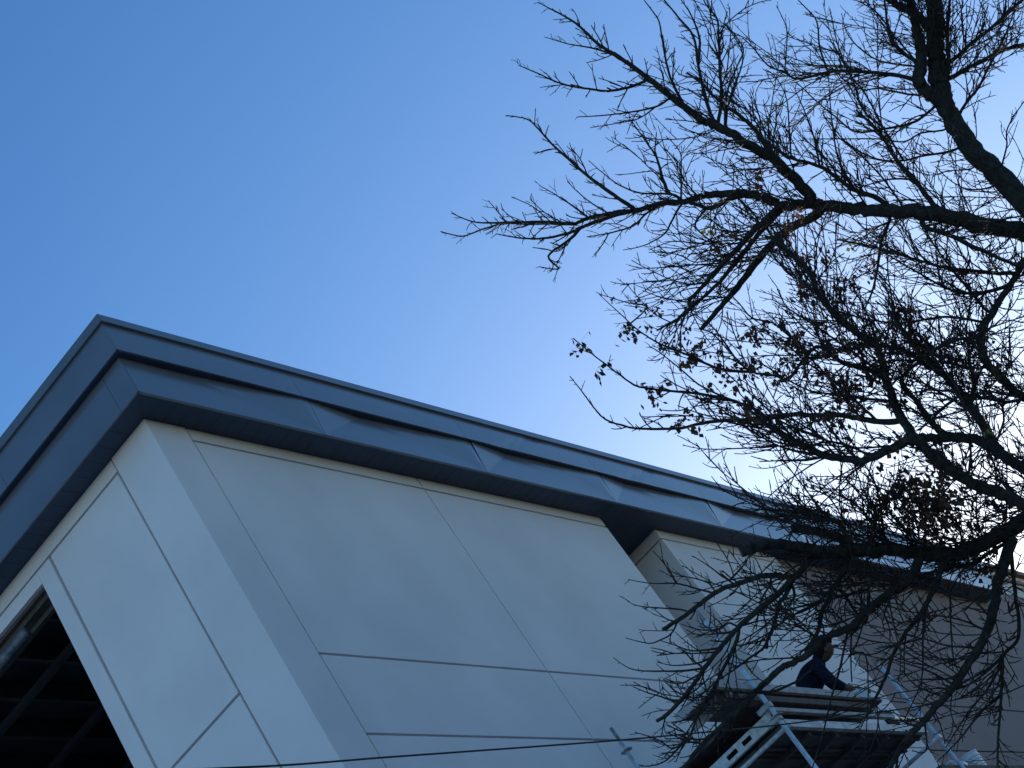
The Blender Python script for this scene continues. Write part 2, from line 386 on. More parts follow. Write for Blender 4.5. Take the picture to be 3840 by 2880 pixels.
# ------------------------------------------------------------------ scaffold
YO, YI = -1.78, -0.28
SC = thing('scaffold', 'galvanised tube scaffold with plank decks against the pale wall behind the tree', 'scaffold', (3.95, YO, 0))
SL = Vector((3.95, YO, 0))
def stube(name, a, b, r=0.02415, m=M_GALV, parent=None, sides=14):
    return tube(name, [a, Vector(a).lerp(Vector(b), .5), b], r, m, parent or SC, sides, loc=SL)
def rosette(x, y, z, parent):
    """ring collar with four lugs"""
    v, f = [], []
    c = Vector((x, y, z))-SL
    tube_geo([c+Vector((0, 0, -.012)), c+Vector((0, 0, .012))], [.034, .034], 14, v, f)
    o = meshobj('collar', v, f, M_GALV2, parent)
    v, f = [], []
    n = 16
    for k in range(n):
        an = 2*math.pi*k/n; rr = 0.066 if k % 4 != 0 else 0.056
        for (q, zz) in ((rr, -.005), (rr, .005), (.036, .005), (.036, -.005)): v.append(c+Vector((math.cos(an)*q, math.sin(an)*q, zz)))
    for k in range(n):
        k2 = (k+1) % n
        for j in range(4): f.append((k*4+j, k2*4+j, k2*4+(j+1) % 4, k*4+(j+1) % 4))
    meshobj('rosette', v, f, M_GALV2, parent)
def standard(x, y, ztop, rings, spigot=True):
    s = stube('standard', (x, y, 0.04), (x, y, ztop))
    box('base_plate', (x-.075, y-.075, 0), (x+.075, y+.075, .04), M_GALV2, SC, loc=SL)
    if spigot:
        t = stube('spigot', (x, y, ztop-.002), (x, y, ztop+.16), r=0.019, m=M_GALV2)
    for z in rings: rosette(x, y, z, SC)
zb = lambda px, py: at_pl(px, py, 1, YO)[2]
xb = lambda px, py: at_pl(px, py, 1, YO)[0]
s1 = at_pl(2900, 2670, 1, YO); s1t = at_pl(2640, 2330, 1, YO)
X1 = s1[0]; s2 = at_pl(3416, 2640, 1, YO); X2 = s2[0]
zt1 = s1t[2]
sl = at_pl(2291, 2730, 1, YI); XL = sl[0]
zA = zb(2940, 2600)                       # upper boards
zBm = zb(2940, 2717)                      # steel beam line
zC = zb(3600, 2868)                       # lower deck of the next bay
sf = at_pl(2900, 2670, 1, YO-.10)
standard(sf[0], YO-.10, at_pl(2640, 2330, 1, YO-.10)[2], [zb(2935, 2640+75), 5.2, 3.2, 1.2])
standard(X2, YO, at_pl(3285, 2490, 1, YO)[2], [zb(3470, 2705), 5.2, 3.2, 1.2], spigot=False)
standard(XL, YI, sl[2]-.16, [at_pl(2337, 2815, 1, YI)[2], 5.0, 3.0, 1.0])
standard(X2, YI, 7.2, [6.0, 4.0], spigot=False)
X3 = X2+3.2
standard(X3, YO, zC+.05, [5.0, 4.0], spigot=False); standard(X3, YI, zC+.05, [5.0, 4.0], spigot=False)
# ledgers on the street side
stube('ledger', (X1-.05, YO+.055, zb(2940, 2655)), (X2+.05, YO+.055, zb(2940, 2655)))
stube('ledger', (X1-.1, YO+.06, zC-.2), (X3+.05, YO+.06, zC-.2))
for z in (1.0, 3.0, 5.0):
    stube('ledger', (X1, YO+.05, z), (X3, YO+.05, z)); stube('ledger', (XL, YI-.05, z), (X3, YI-.05, z))
    for xx in (X1, X2, X3): stube('transom', (xx+.05, YO, z+.05), (xx+.05, YI, z+.05))
# beam (channel) carrying the steel decks
box('deck_beam', (X1+.03, YO-.03, zBm-.045), (X2-.25, YO+.02, zBm+.045), M_GALV2, SC, .004, loc=SL)
box('deck_beam', (X1+.03, YI-.02, zBm-.045), (X2-.25, YI+.03, zBm+.045), M_GALV2, SC, .004, loc=SL)
for i in range(4):                          # steel decks seen from below
    y0 = YO+.03+i*0.36
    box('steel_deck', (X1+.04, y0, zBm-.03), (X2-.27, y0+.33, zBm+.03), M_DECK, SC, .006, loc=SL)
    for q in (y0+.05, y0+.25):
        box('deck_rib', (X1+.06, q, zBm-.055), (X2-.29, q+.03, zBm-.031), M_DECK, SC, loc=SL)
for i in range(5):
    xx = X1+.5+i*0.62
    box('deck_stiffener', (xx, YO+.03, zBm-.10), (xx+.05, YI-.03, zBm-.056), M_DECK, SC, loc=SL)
# upper boards the worker kneels on
xL = at_pl(2590, 2640, 2, zA)[0]
for i in range(6):
    y0 = YO-.02+i*0.235
    o = box('deck_plank', ((xL+.07 if i < 2 else X1+.06)+random.uniform(-.03, .03), y0, zA-.02), (X1+3.0+random.uniform(-.15, .15), y0+.225, zA+.018), M_PLANKB, SC, .004, loc=SL)
box('toe_board', (X1-.9, YO-.062, zb(2940, 2611)), (X1+2.2, YO-.024, zb(2940, 2588)), M_PLANK, SC, .004, loc=SL)
box('toe_board', (X1-.2, YO-.055, zb(2940, 2681)), (X1+2.75, YO-.02, zb(2940, 2668)), M_PLANK, SC, .004, loc=SL)
box('toe_board', (X1-.6, YO-.050, zb(2940, 2646)), (X1+2.3, YO-.015, zb(2940, 2626)), M_PLANKB, SC, .004, loc=SL)
box('end_board', (xL, YO-.05, zA-.05), (xL+.045, YO+.44, zA+.035), M_PLANK, SC, .004, loc=SL)
xe = at_pl(2640, 2682, 2, zA-.05)[0]
box('end_board', (xe, YO-.03, zA-.10), (xe+.04, YO+.50, zA-.022), M_PLANK, SC, .004, loc=SL)
box('bearer', (xL+.06, YO+.03, zA-.12), (X1+2.6, YO+.10, zA-.021), M_PLANKB, SC, loc=SL)
box('bearer', (X1+.06, YO+1.1, zA-.12), (X1+2.6, YO+1.17, zA-.021), M_PLANKB, SC, loc=SL)
# slotted transom beam and its tube at the first standard
def slotted(x, y0, y1, z0, z1):
    h = z1-z0; zs = (z0+z1)/2; ww = h*0.22
    ys = [y0]; v, f = [], []
    n = 3; L = y1-y0
    segs = [(y0, y0+L*.30, 0), (y0+L*.30, y0+L*.42, 1), (y0+L*.42, y0+L*.50, 0), (y0+L*.50, y0+L*.64, 1), (y0+L*.64, y1, 0)]
    bm = bmesh.new()
    def bx(lo, hi):
        r_ = bmesh.ops.create_cube(bm, size=1.0)['verts']
        for q in r_: q.co = Vector(((lo[i]+hi[i])/2+q.co[i]*(hi[i]-lo[i]) for i in range(3)))-SL
    bx((x-.004, y0, zs+ww), (x+.004, y1, z1)); bx((x-.004, y0, z0), (x+.004, y1, zs-ww))
    for a, b, hole in segs:
        if not hole: bx((x-.004, a, zs-ww), (x+.004, b, zs+ww))
    bx((x-.004, y0, z1), (x+.045, y1, z1+.006)); bx((x-.004, y0, z0-.006), (x+.045, y1, z0))
    me = bpy.data.meshes.new('slotted_beam'); bm.to_mesh(me); bm.free(); me.materials.append(M_GALV); link('slotted_beam', me, SC)
zsl = zb(2880, 2650)-.10
slotted(X1-.03, YO+.03, YI-.5, zsl-.055, zsl+.055)
stube('transom', (X1+.05, YO-.05, zsl-.14), (X1+.05, YI+.05, zsl-.14), r=.0245)
stube('transom', (X2-.05, YO-.05, zBm-.1), (X2-.05, YI+.05, zBm-.1))
# coupler at the first standard
box('coupler', (sf[0]-.035, YO-.135, zsl-.16), (sf[0]+.035, YO+.03, zsl-.10), M_GALV2, SC, .012, loc=SL)
box('coupler', (sf[0]-.035, YO-.135, zsl-.01), (sf[0]+.035, YO+.03, zsl+.05), M_GALV2, SC, .012, loc=SL)
# next bay: lower deck
for i in range(5):
    y0 = YO+i*0.28
    box('deck_plank', (X2-.6, y0, zC-.05), (X3+.3, y0+.265, zC), M_PLANKB, SC, .004, loc=SL)
stube('brace', (X1, YO-.03, 2.0), (X2, YO-.03, 4.4))
# loose offcut standing on the deck
oc = box('plywood_offcut', (X2-.75, YO+.10, zBm+.047), (X2-.45, YO+.13, zBm+.36), M_HEAD, None, .003)
tag(oc, 'brown plywood offcut standing on the steel deck right of the worker', 'plywood')
# bucket on the lower deck
bp_ = at_pl(3612, 2830, 1, YO+.35)
bk = thing('bucket', 'white ribbed plastic bucket on the lower scaffold deck at bottom right', 'bucket', (bp_[0], bp_[1], zC))
prof = [(.125, 0), (.128, .01)]
for k in range(5):
    z = .16+k*.04; q = .128+.022*z/.36
    prof += [(q, z-.004), (q+.010, z), (q+.010, z+.008), (q, z+.012)]
prof += [(.150, .375), (.157, .378), (.157, .392), (.148, .395), (.140, .38), (.118, .012), (.0, .012)]
prof = [(0, 0)]+prof
v, f = [], []; n = 28
for (q, z) in prof:
    for k in range(n): v.append((q*math.cos(2*math.pi*k/n), q*math.sin(2*math.pi*k/n), z))
for i in range(len(prof)-1):
    for k in range(n): f.append((i*n+k, i*n+(k+1) % n, (i+1)*n+(k+1) % n, (i+1)*n+k))
meshobj('body', v, f, M_BUCKET, bk, smooth=False)
tube('handle', [(.158*math.cos(a), -.02-.10*math.sin(a), .33-.16*math.sin(a)) for a in [i*math.pi/10 for i in range(11)]], .0035, M_GALV2, bk, 6)
# crumpled plastic sheets
def crumple(name, c, s, seed, label):
    bm = bmesh.new(); bmesh.ops.create_icosphere(bm, subdivisions=3, radius=1.0); g = random.Random(seed)
    from mathutils import noise
    for q in bm.verts:
        n_ = noise.noise(q.co*2.3+Vector((seed, 0, 0)))*.5+abs(noise.noise(q.co*5.1+Vector((0, seed, 0))))*.5
        q.co = Vector((q.co.x*s[0], q.co.y*s[1], max(-.25, q.co.z)*s[2]))*(1+n_*.9)
    me = bpy.data.meshes.new(name); bm.to_mesh(me); bm.free(); me.materials.append(M_SHEET)
    o = link(name, me); o.location = c; tag(o, label, 'plastic'); return o
pb_ = at_pl(3228, 2612, 1, YO+.12)
crumple('plastic_bag', (pb_[0], pb_[1], zA+.05), (.09, .09, .17), 3, 'crumpled clear plastic bag on the planks beside the worker')
pc_ = at_pl(3560, 2862, 1, YO+.2)
crumple('plastic_sheet', (pc_[0], pc_[1], zC+.05), (.22, .12, .13), 8, 'crumpled translucent plastic sheet beside the white bucket')

# ------------------------------------------------------------------ worker kneeling on the planks
PO = at_pl(3060, 2590, 1, -1.22)
E1 = Vector((.31, -.95, 0)).normalized(); E2 = Vector((.95, .31, 0)).normalized()
def pv_(a, d, z): return E1*a+E2*d+Vector((0, 0, z))
zk = zA+.02-PO[2]
PR = thing('person', 'person in dark navy jacket kneeling bent forward on the scaffold planks', 'person', PO)
J = {  # joint: (a, d, z, radius)
 'hip': (-.13, 0, zk+.34, .145), 'sp1': (-.09, 0, .02, .165), 'sp2': (0, 0, .13, .175), 'chest': (.12, 0, .20, .165), 'neck': (.24, 0, .245, .065), 'head0': (.31, 0, .26, .085), 'head': (.385, 0, .30, .105), 'crown': (.43, 0, .37, .08),
 'shL': (.17, -.19, .17, .085), 'elL': (.20, -.25, -.09, .068), 'wrL': (.28, -.17, -.23, .046), 'haL': (.31, -.13, -.27, .04),
 'shR': (.17, .19, .17, .085), 'elR': (.22, .25, -.09, .068), 'wrR': (.33, .18, -.22, .046), 'haR': (.37, .16, -.26, .04),
 'hpL': (-.12, -.12, zk+.33, .115), 'knL': (.16, -.16, zk+.09, .085), 'anL': (-.24, -.15, zk+.075, .05), 'toL': (-.36, -.15, zk+.05, .045),
 'hpR': (-.12, .12, zk+.33, .115), 'knR': (.18, .16, zk+.09, .085), 'anR': (-.22, .15, zk+.075, .05), 'toR': (-.34, .15, zk+.05, .045)}
ED = [('hip', 'sp1'), ('sp1', 'sp2'), ('sp2', 'chest'), ('chest', 'neck'), ('neck', 'head0'), ('head0', 'head'), ('head', 'crown'),
      ('chest', 'shL'), ('shL', 'elL'), ('elL', 'wrL'), ('wrL', 'haL'), ('chest', 'shR'), ('shR', 'elR'), ('elR', 'wrR'), ('wrR', 'haR'),
      ('hip', 'hpL'), ('hpL', 'knL'), ('knL', 'anL'), ('anL', 'toL'), ('hip', 'hpR'), ('hpR', 'knR'), ('knR', 'anR'), ('anR', 'toR')]
names = list(J); me = bpy.data.meshes.new('body')
me.from_pydata([pv_(*J[k][:3]) for k in names], [(names.index(a), names.index(b)) for a, b in ED], [])
body = link('body', me, PR)
sk = body.modifiers.new('skin', 'SKIN'); sk.use_smooth_shade = True
if not me.skin_vertices: me.skin_vertices.new()
for i, k in enumerate(names):
    me.skin_vertices[0].data[i].radius = (J[k][3], J[k][3]); me.skin_vertices[0].data[i].use_root = (k == 'hip')
ss = body.modifiers.new('sub', 'SUBSURF'); ss.levels = ss.render_levels = 2
bpy.context.view_layer.update()
dg = bpy.context.evaluated_depsgraph_get()
me2 = bpy.data.meshes.new_from_object(body.evaluated_get(dg)); body.modifiers.clear(); body.data = me2
me2.materials.clear(); me2.materials.append(M_NAVY); me2.materials.append(M_SKIN)
hc = pv_(.37, 0, .28)
for p in me2.polygons:
    p.use_smooth = True
    p.material_index = 1 if (p.center-hc).length < .155 and p.center.dot(E1) > .25 else 0
    if (p.center-pv_(.30, -.14, -.26)).length < .075 or (p.center-pv_(.36, .165, -.25)).length < .075: p.material_index = 1
def blob(name, c, rad, m, parent, cut=None, seed=0):
    from mathutils import noise
    bm = bmesh.new(); bmesh.ops.create_icosphere(bm, subdivisions=3, radius=1.0)
    for q in bm.verts:
        n_ = noise.noise(q.co*2+Vector((seed, 3, 1)))*.10
        q.co = Vector((q.co.x*rad[0], q.co.y*rad[1], q.co.z*rad[2]))*(1+n_)
    bm.transform(Matrix((E1, E2, Vector((0, 0, 1)))).transposed().to_4x4())
    if cut: bmesh.ops.bisect_plane(bm, geom=bm.verts[:]+bm.edges[:]+bm.faces[:], plane_co=cut[0], plane_no=cut[1], clear_outer=True)
    bmesh.ops.translate(bm, verts=bm.verts, vec=c)
    me = bpy.data.meshes.new(name); bm.to_mesh(me); bm.free(); me.materials.append(m)
    for p in me.polygons: p.use_smooth = True
    return link(name, me, parent)
blob('hat', pv_(.375, 0, .315), (.155, .145, .165), M_HAT, PR, (Vector((0, 0, 0))-E1*-.03, (E1*.55-Vector((0, 0, .83)))), 2)
blob('ear', pv_(.37, -.115, .275), (.022, .014, .034), M_SKIN, PR)
blob('ear', pv_(.37, .115, .275), (.022, .014, .034), M_SKIN, PR)
nv, nf = [], []; tube_geo([pv_(.47, 0, .29), pv_(.495, 0, .265), pv_(.505, 0, .245)], [.012, .018, .014], 8, nv, nf); meshobj('nose', nv, nf, M_SKIN, PR, smooth=True)
blob('jacket_collar', pv_(.225, 0, .24), (.06, .105, .095), M_NAVY, PR, None, 5)
def glove(c, dirs, side):
    v, f = [], []
    tube_geo([c-dirs*.07, c-dirs*.02, c+dirs*.03, c+dirs*.06], [.048, .054, .052, .04], 10, v, f)
    lat = dirs.cross(E2).normalized(); lat2 = E2
    for k in range(4):
        b0 = c+dirs*.055+lat2*(-.036+.024*k); L = (.055, .065, .062, .048)[k]
        tube_geo([b0, b0+dirs*L*.5, b0+dirs*L*.8+lat*.02*side, b0+dirs*L*.75+lat*.045*side], [.0125, .0115, .0105, .008], 7, v, f)
    b0 = c+dirs*.0+lat2*(-.05); tube_geo([b0, b0+dirs*.03-lat2*.02, b0+dirs*.06-lat2*.015], [.014, .0125, .009], 7, v, f)
    meshobj('glove', v, f, M_GLOVE, PR, smooth=True)
glove(pv_(.32, -.125, -.285), (E1*.45+Vector((0, 0, -.9))).normalized(), 1)
glove(pv_(.385, .155, -.27), (E1*.6+Vector((0, 0, -.8))).normalized(), 1)

# ------------------------------------------------------------------ service cable in front of the building
cps = [((850, 2880), 9.5), ((1500, 2836), 10.6), ((2240, 2782), 12.0), ((2600, 2750), 12.75), ((2940, 2716), 13.5), ((3424, 2652), 14.5), ((3731, 2593), 15.2), ((3840, 2570), 15.4)]
cp = [at_t(a[0], a[1], t) for a, t in cps]
cp = [cp[0]+(cp[0]-cp[1])*4+Vector((0, 0, .6)), cp[0]+(cp[0]-cp[1])*1.6+Vector((0, 0, .1))]+cp+[cp[-1]+(cp[-1]-cp[-2])*8+Vector((0, 0, .5))]
def catmull(P, n):
    out = []
    for i in range(len(P)-1):
        p0 = P[max(0, i-1)]; p1 = P[i]; p2 = P[i+1]; p3 = P[min(len(P)-1, i+2)]
        for k in range(n):
            t = k/n
            out.append(0.5*((2*p1)+(p2-p0)*t+(2*p0-5*p1+4*p2-p3)*t*t+(3*p1-p0-3*p2+p3)*t**3))
    out.append(P[-1].copy()); return out
cab = tube('service_cable', catmull(cp, 10), 0.0062, M_CABLE, None, 8)
tag(cab, 'black service cable sagging across the pale wall at the bottom', 'cable')

# ------------------------------------------------------------------ bare tree in front
TB = at_t(3975, 900, 12.0); TB = Vector((TB[0], TB[1], 0))
TR = thing('bare_tree', 'large bare winter tree with a few dead leaves leaning over the scaffold', 'tree', TB)
TILE = {'A': (1640, 0, .5787), 'B': (2560, 320, .5787), 'C': (2560, 1280, .5787), 'D': (2640, 0, .5425), 'E': (2000, 960, .4822),
        'G': (3040, 1180, .3617), 'H': (3040, 1700, .3617), 'I': (2300, 2000, .3617), 'J': (2200, 400, .4521), 'K': (2240, 2200, .41), 'M': (2940, 2200, .41), 'P': (0, 0, 1.0)}
def on_trunk_t(px, py):
    d = ray(px, py); q = Vector((TB[0]-CAM[0], TB[1]-CAM[1])); dd = Vector((d[0], d[1])); return q.dot(dd)/dd.dot(dd)
def trz(z): a = proj((TB[0], TB[1], z)); return (a[0], a[1])
# each limb: (width at start px, width at end px, [(tile, points...)...], options)
LIMBS = []
def limb(w0, w1, *runs, start=None, dz=None, dens=1.0, ln=1.0, cut=False):
    pts = []
    if start is not None: pts.append(trz(start))
    for r_ in runs:
        t = TILE[r_[0]]
        for (x, y) in r_[1]: pts.append((t[0]+x*t[2], t[1]+y*t[2]))
    LIMBS.append((w0, w1, pts, dz, dens, ln, cut))
# trunk leader and its forks
limb(230, 44, ('D', [(2212, 1400), (2050, 1220), (1880, 1060), (1760, 900), (1680, 760), (1640, 620), (1620, 520), (1605, 400), (1600, 200), (1600, 80), (1590, -90)]), start=0, dens=.7)
limb(66, 28, ('D', [(1670, 740), (1570, 650), (1485, 560), (1500, 430), (1490, 300), (1470, 200), (1440, 60), (1420, -90)]), dz=.3)
limb(44, 28, ('D', [(1598, 240), (1480, 110), (1380, 60), (1290, 0), (1210, -60)]), dz=-.3)
limb(26, 10, ('D', [(1660, 640), (1680, 500), (1690, 360), (1680, 200), (1700, 0), (1710, -80)]), dz=-.2)
# long horizontal limb
limb(88, 30, ('P', [(4010, 930)]), ('D', [(2212, 1610), (1950, 1560), (1700, 1500), (1450, 1470), (1200, 1460), (1000, 1440), (780, 1410), (640, 1420), (540, 1420), (430, 1370), (300, 1340), (150, 1340), (0, 1350)]), dz=.2, dens=.6)
limb(30, 4, ('D', [(0, 1350)]), ('J', [(900, 760), (800, 790), (640, 800), (430, 860), (220, 880), (0, 930)]), ('A', [(880, 1450), (700, 1440), (480, 1440), (250, 1440), (90, 1380)]), dz=.3, dens=1.1)
limb(18, 4, ('A', [(1270, 1370), (1100, 1410), (930, 1475), (880, 1500), (720, 1540), (560, 1545), (380, 1515)]), dz=-.2)
limb(12, 4, ('A', [(880, 1450), (620, 1450), (430, 1450), (280, 1490), (160, 1530), (20, 1500)]), dz=.4)
limb(14, 4, ('A', [(930, 1480), (850, 1560), (720, 1659)]), ('E', [(200, 100)]), ('P', [(2020, 1000)]), dz=-.3)
# second big limb rising left
limb(52, 34, ('D', [(760, 1410), (690, 1310), (560, 1170), (430, 1070), (280, 990), (180, 920), (60, 860), (0, 840)]), dz=-.3, dens=.8)
limb(34, 4, ('A', [(1728, 788), (1520, 630), (1370, 510), (1180, 370), (1050, 290), (930, 180), (850, 120), (700, 40), (650, 15)]), dz=-.3, dens=1.2)
limb(26, 9, ('D', [(580, 1185), (470, 1060), (410, 970), (300, 840), (190, 760), (50, 650), (0, 590), (-120, 500)]), dz=.3)
limb(16, 5, ('D', [(90, 870), (120, 700), (110, 480), (100, 250), (90, 130), (20, 40), (-20, -40)]), dz=.2)
limb(10, 4, ('D', [(150, 880), (160, 640), (240, 430), (270, 330), (150, 160)]), dz=-.3)
limb(14, 4, ('A', [(1370, 515), (1260, 560), (1100, 590), (980, 575), (810, 545), (640, 470), (530, 425)]))
limb(10, 4, ('A', [(1510, 630), (1420, 690), (1230, 730), (1050, 750), (905, 758)]))
limb(7, 3, ('A', [(1420, 690), (1300, 770), (1160, 800), (990, 828)]))
limb(9, 3, ('A', [(1180, 370), (1020, 315), (850, 285), (700, 240)]))
limb(12, 4, ('A', [(1600, 695), (1510, 500), (1470, 330), (1440, 150), (1400, 80), (1340, 0)]), dens=.6)
limb(16, 5, ('A', [(1800, 830), (1745, 660), (1690, 420), (1660, 240), (1560, 110), (1470, 0), (1430, -60)]), dens=.5)
limb(12, 4, ('A', [(1690, 420), (1700, 250), (1640, 90), (1580, 0)]), dens=.6)
limb(9, 4, ('A', [(1850, 800), (1900, 620), (1980, 360), (1860, 150)]), dens=.6)
# upward shoots on the horizontal limb
limb(17, 4, ('A', [(1290, 1360), (1180, 1290), (1000, 1160), (850, 1030), (740, 930), (640, 820), (575, 770), (445, 748)]), dz=.3, dens=1.2)
limb(10, 3, ('A', [(1590, 1280), (1520, 1260), (1320, 1250), (1180, 1200), (1060, 1110), (980, 1040)]))
limb(15, 3, ('A', [(1510, 1270), (1470, 1190), (1420, 1020), (1340, 900), (1240, 760)]))
limb(9, 3, ('A', [(1590, 1280), (1580, 1100), (1570, 980), (1480, 880)]))
limb(8, 3, ('A', [(980, 1410), (900, 1350), (780, 1270), (660, 1200)]))
limb(7, 3, ('A', [(1110, 1370), (1020, 1330), (940, 1270), (845, 1180)]))
limb(5, 3, ('A', [(740, 1440), (620, 1340), (480, 1275)])); limb(5, 3, ('A', [(450, 1440), (390, 1370), (330, 1300)])); limb(6, 3, ('A', [(820, 1445), (700, 1380), (600, 1290)]))
limb(22, 14, ('J', [(1330, 750), (1180, 770), (1090, 820), (1000, 840), (900, 810), (830, 790)]), dz=-.15)
limb(10, 3, ('J', [(800, 800), (740, 880), (700, 960), (640, 1060), (480, 1150), (300, 1190)])); limb(11, 4, ('J', [(640, 810), (500, 880), (380, 990), (180, 1050), (0, 1080)])); limb(6, 3, ('J', [(180, 1050), (140, 1130), (60, 1230)]))
limb(9, 3, ('J', [(1000, 840), (900, 990), (1040, 1130), (900, 1130), (700, 1120), (520, 1190)])); limb(9, 4, ('J', [(1250, 770), (1330, 830), (1420, 950), (1300, 1060), (1100, 1070)]))
limb(8, 3, ('J', [(1150, 1310), (920, 1310), (700, 1330), (470, 1340), (350, 1315)])); limb(7, 3, ('J', [(1180, 1220), (920, 1290), (760, 1230), (540, 1190)]))
# limbs dropping below the horizontal one
limb(34, 8, ('J', [(1600, 850), (1400, 1020), (1250, 1180), (1050, 1390), (900, 1560), (850, 1600)]), ('E', [(1210, 415), (1130, 485), (960, 580)]), dz=-.5, dens=.8)
limb(42, 19, ('J', [(1920, 890), (1700, 1000), (1540, 1130), (1400, 1300), (1250, 1500)]), ('E', [(1460, 390), (1310, 565)]), dz=.4, dens=.7, cut=True)
limb(23, 11, ('J', [(1660, 860), (1450, 1030), (1300, 1220), (1100, 1450), (900, 1640)]), ('E', [(1200, 420), (1130, 480)]), dz=.3)
# upper right
limb(18, 4, ('D', [(1440, 545), (1250, 510), (1000, 490), (850, 500), (650, 545), (560, 500), (440, 450), (340, 330), (265, 260)]), dz=.5)
limb(6, 3, ('D', [(560, 495), (570, 340), (570, 190), (500, 40)])); limb(9, 4, ('D', [(860, 500), (800, 330), (780, 150), (700, 50), (650, 0)]))
limb(10, 4, ('D', [(1490, 660), (1300, 630), (1200, 610), (1100, 620), (980, 560), (900, 480)]), dz=-.3)
limb(12, 4, ('D', [(1570, 760), (1440, 850), (1250, 890), (1050, 910), (900, 800), (800, 720), (640, 570)]), dz=.4)
limb(12, 4, ('D', [(1720, 1040), (1500, 1080), (1380, 1110), (1200, 1100), (1000, 1000), (830, 800)]), dz=-.3)
limb(23, 8, ('D', [(1640, 1490), (1560, 1380), (1450, 1240), (1320, 1090), (1260, 980), (1200, 900), (1050, 760)]), dz=.3)
limb(9, 4, ('D', [(1450, 1240), (1280, 1240), (1060, 1300)]))
limb(26, 8, ('D', [(1290, 1460), (1200, 1370), (1050, 1320), (920, 1230), (800, 1150), (620, 1100), (560, 1080), (420, 960)]), dz=-.4)
limb(20, 15, ('D', [(1660, 560), (1850, 460), (2020, 370), (2120, 330), (2212, 310), (2330, 290)])); limb(18, 10, ('D', [(1640, 500), (1850, 300), (2000, 180), (2120, 70), (2250, -40)]), dz=.4)
limb(13, 5, ('D', [(1745, 850), (1800, 730), (1900, 600), (1960, 480), (2030, 350), (2100, 200), (2150, 60)])); limb(17, 6, ('D', [(1490, 450), (1350, 340), (1280, 240), (1260, 100), (1240, -60)]))
limb(9, 3, ('D', [(1490, 460), (1300, 440), (1150, 390), (1000, 250), (950, 90)])); limb(7, 3, ('D', [(1850, 1165), (1700, 1180), (1560, 1210), (1400, 1160)])); limb(8, 4, ('D', [(2050, 1200), (2090, 1020), (2100, 880), (2212, 700)]))
limb(10, 5, ('D', [(1920, 1550), (2100, 1510), (2212, 1490), (2300, 1480)])); limb(8, 4, ('D', [(1990, 1290), (1850, 1310), (1720, 1260), (1600, 1150)])); limb(8, 4, ('D', [(1650, 900), (1500, 920), (1380, 980), (1200, 960), (950, 960), (760, 960)]))
limb(9, 3, ('D', [(600, 1100), (590, 900), (570, 680), (500, 540), (430, 480)])); limb(9, 3, ('D', [(800, 1150), (760, 950), (700, 780), (620, 600)])); limb(8, 3, ('D', [(940, 1240), (830, 1080), (640, 920)]))
limb(9, 3, ('D', [(1400, 1470), (1250, 1250), (1100, 1090), (900, 920), (820, 780)])); limb(8, 3, ('D', [(1150, 1460), (1000, 1260), (830, 1090), (620, 880)])); limb(9, 3, ('D', [(1050, 1330), (930, 1100), (880, 800), (860, 500)]))
limb(9, 4, ('D', [(1380, 1110), (1250, 900), (1120, 660), (1000, 500), (860, 250)])); limb(9, 4, ('D', [(1250, 890), (1100, 760), (1030, 560), (930, 330), (870, 60)])); limb(8, 4, ('D', [(1480, 430), (1300, 230), (1200, 90), (1050, 0)]))
# stems on the right and the tangle in the middle
limb(70, 40, ('P', [(4420, 1960), (4100, 1880)]), ('G', [(2212, 1600), (2050, 1500), (1900, 1400), (1700, 1290), (1500, 1270), (1250, 1280), (1060, 1270)]), start=3.5, dz=.2, dens=.8)
limb(82, 46, ('P', [(4450, 2150), (4100, 1990)]), ('H', [(2212, 540), (2000, 430), (1800, 360), (1600, 265), (1400, 120), (1250, 0)]), ('G', [(1060, 1270)]), start=3.0, dz=-.2, dens=.8)
limb(58, 26, ('P', [(4420, 1730), (4100, 1600)]), ('G', [(2212, 860), (2080, 760), (1960, 640), (1850, 530), (1790, 400), (1770, 250), (1790, 100), (1880, 0)]), ('B', [(2050, 1400), (2130, 1290), (2212, 1130)]), start=4.2, dz=.5)
limb(98, 44, ('P', [(4250, 1730)]), ('H', [(2212, 700), (2050, 800), (1850, 900), (1650, 1000), (1450, 1060), (1200, 1040), (900, 1010), (600, 1010), (400, 1000), (200, 1020)]), ('C', [(800, 1340), (700, 1320), (560, 1315), (450, 1345), (375, 1372)]), start=4.9, dz=-.6, dens=1.1, cut=True)
limb(46, 34, ('C', [(1120, 1340), (1000, 1270), (900, 1240), (800, 1222), (700, 1215)]), dz=.2, cut=True, dens=.7)
limb(24, 9, ('C', [(1130, 1310), (1010, 1180), (900, 1150), (780, 1110), (660, 1095), (600, 1105)]), dz=-.2)
limb(44, 16, ('G', [(1060, 1260), (940, 1060), (850, 880), (780, 640), (740, 470), (660, 300), (520, 220), (380, 120), (250, 0)]), ('B', [(880, 1350), (820, 1200), (700, 1090), (600, 1020)]), dz=.5, dens=1.3)
limb(42, 20, ('G', [(1060, 1280), (850, 1380), (640, 1480), (500, 1530), (420, 1500), (180, 1470), (0, 1390)]), ('C', [(720, 640), (600, 570), (490, 500)]), dz=-.3, dens=1.2)
limb(27, 4, ('G', [(960, 1100), (700, 1110), (520, 1080), (300, 1045), (0, 1040)]), ('C', [(700, 475), (550, 500), (480, 510), (300, 510), (130, 530), (0, 560)]), ('E', [(1000, 1345), (800, 1340), (700, 1320), (560, 1270), (480, 1190), (420, 1110), (360, 1030), (285, 935)]), dz=.4, dens=.8)
limb(15, 4, ('E', [(1800, 1250), (1720, 1190), (1560, 1130), (1400, 1090), (1200, 1060), (1060, 1050), (900, 1030), (780, 1000), (640, 900), (480, 780), (310, 640)]), dz=-.3, dens=.8)
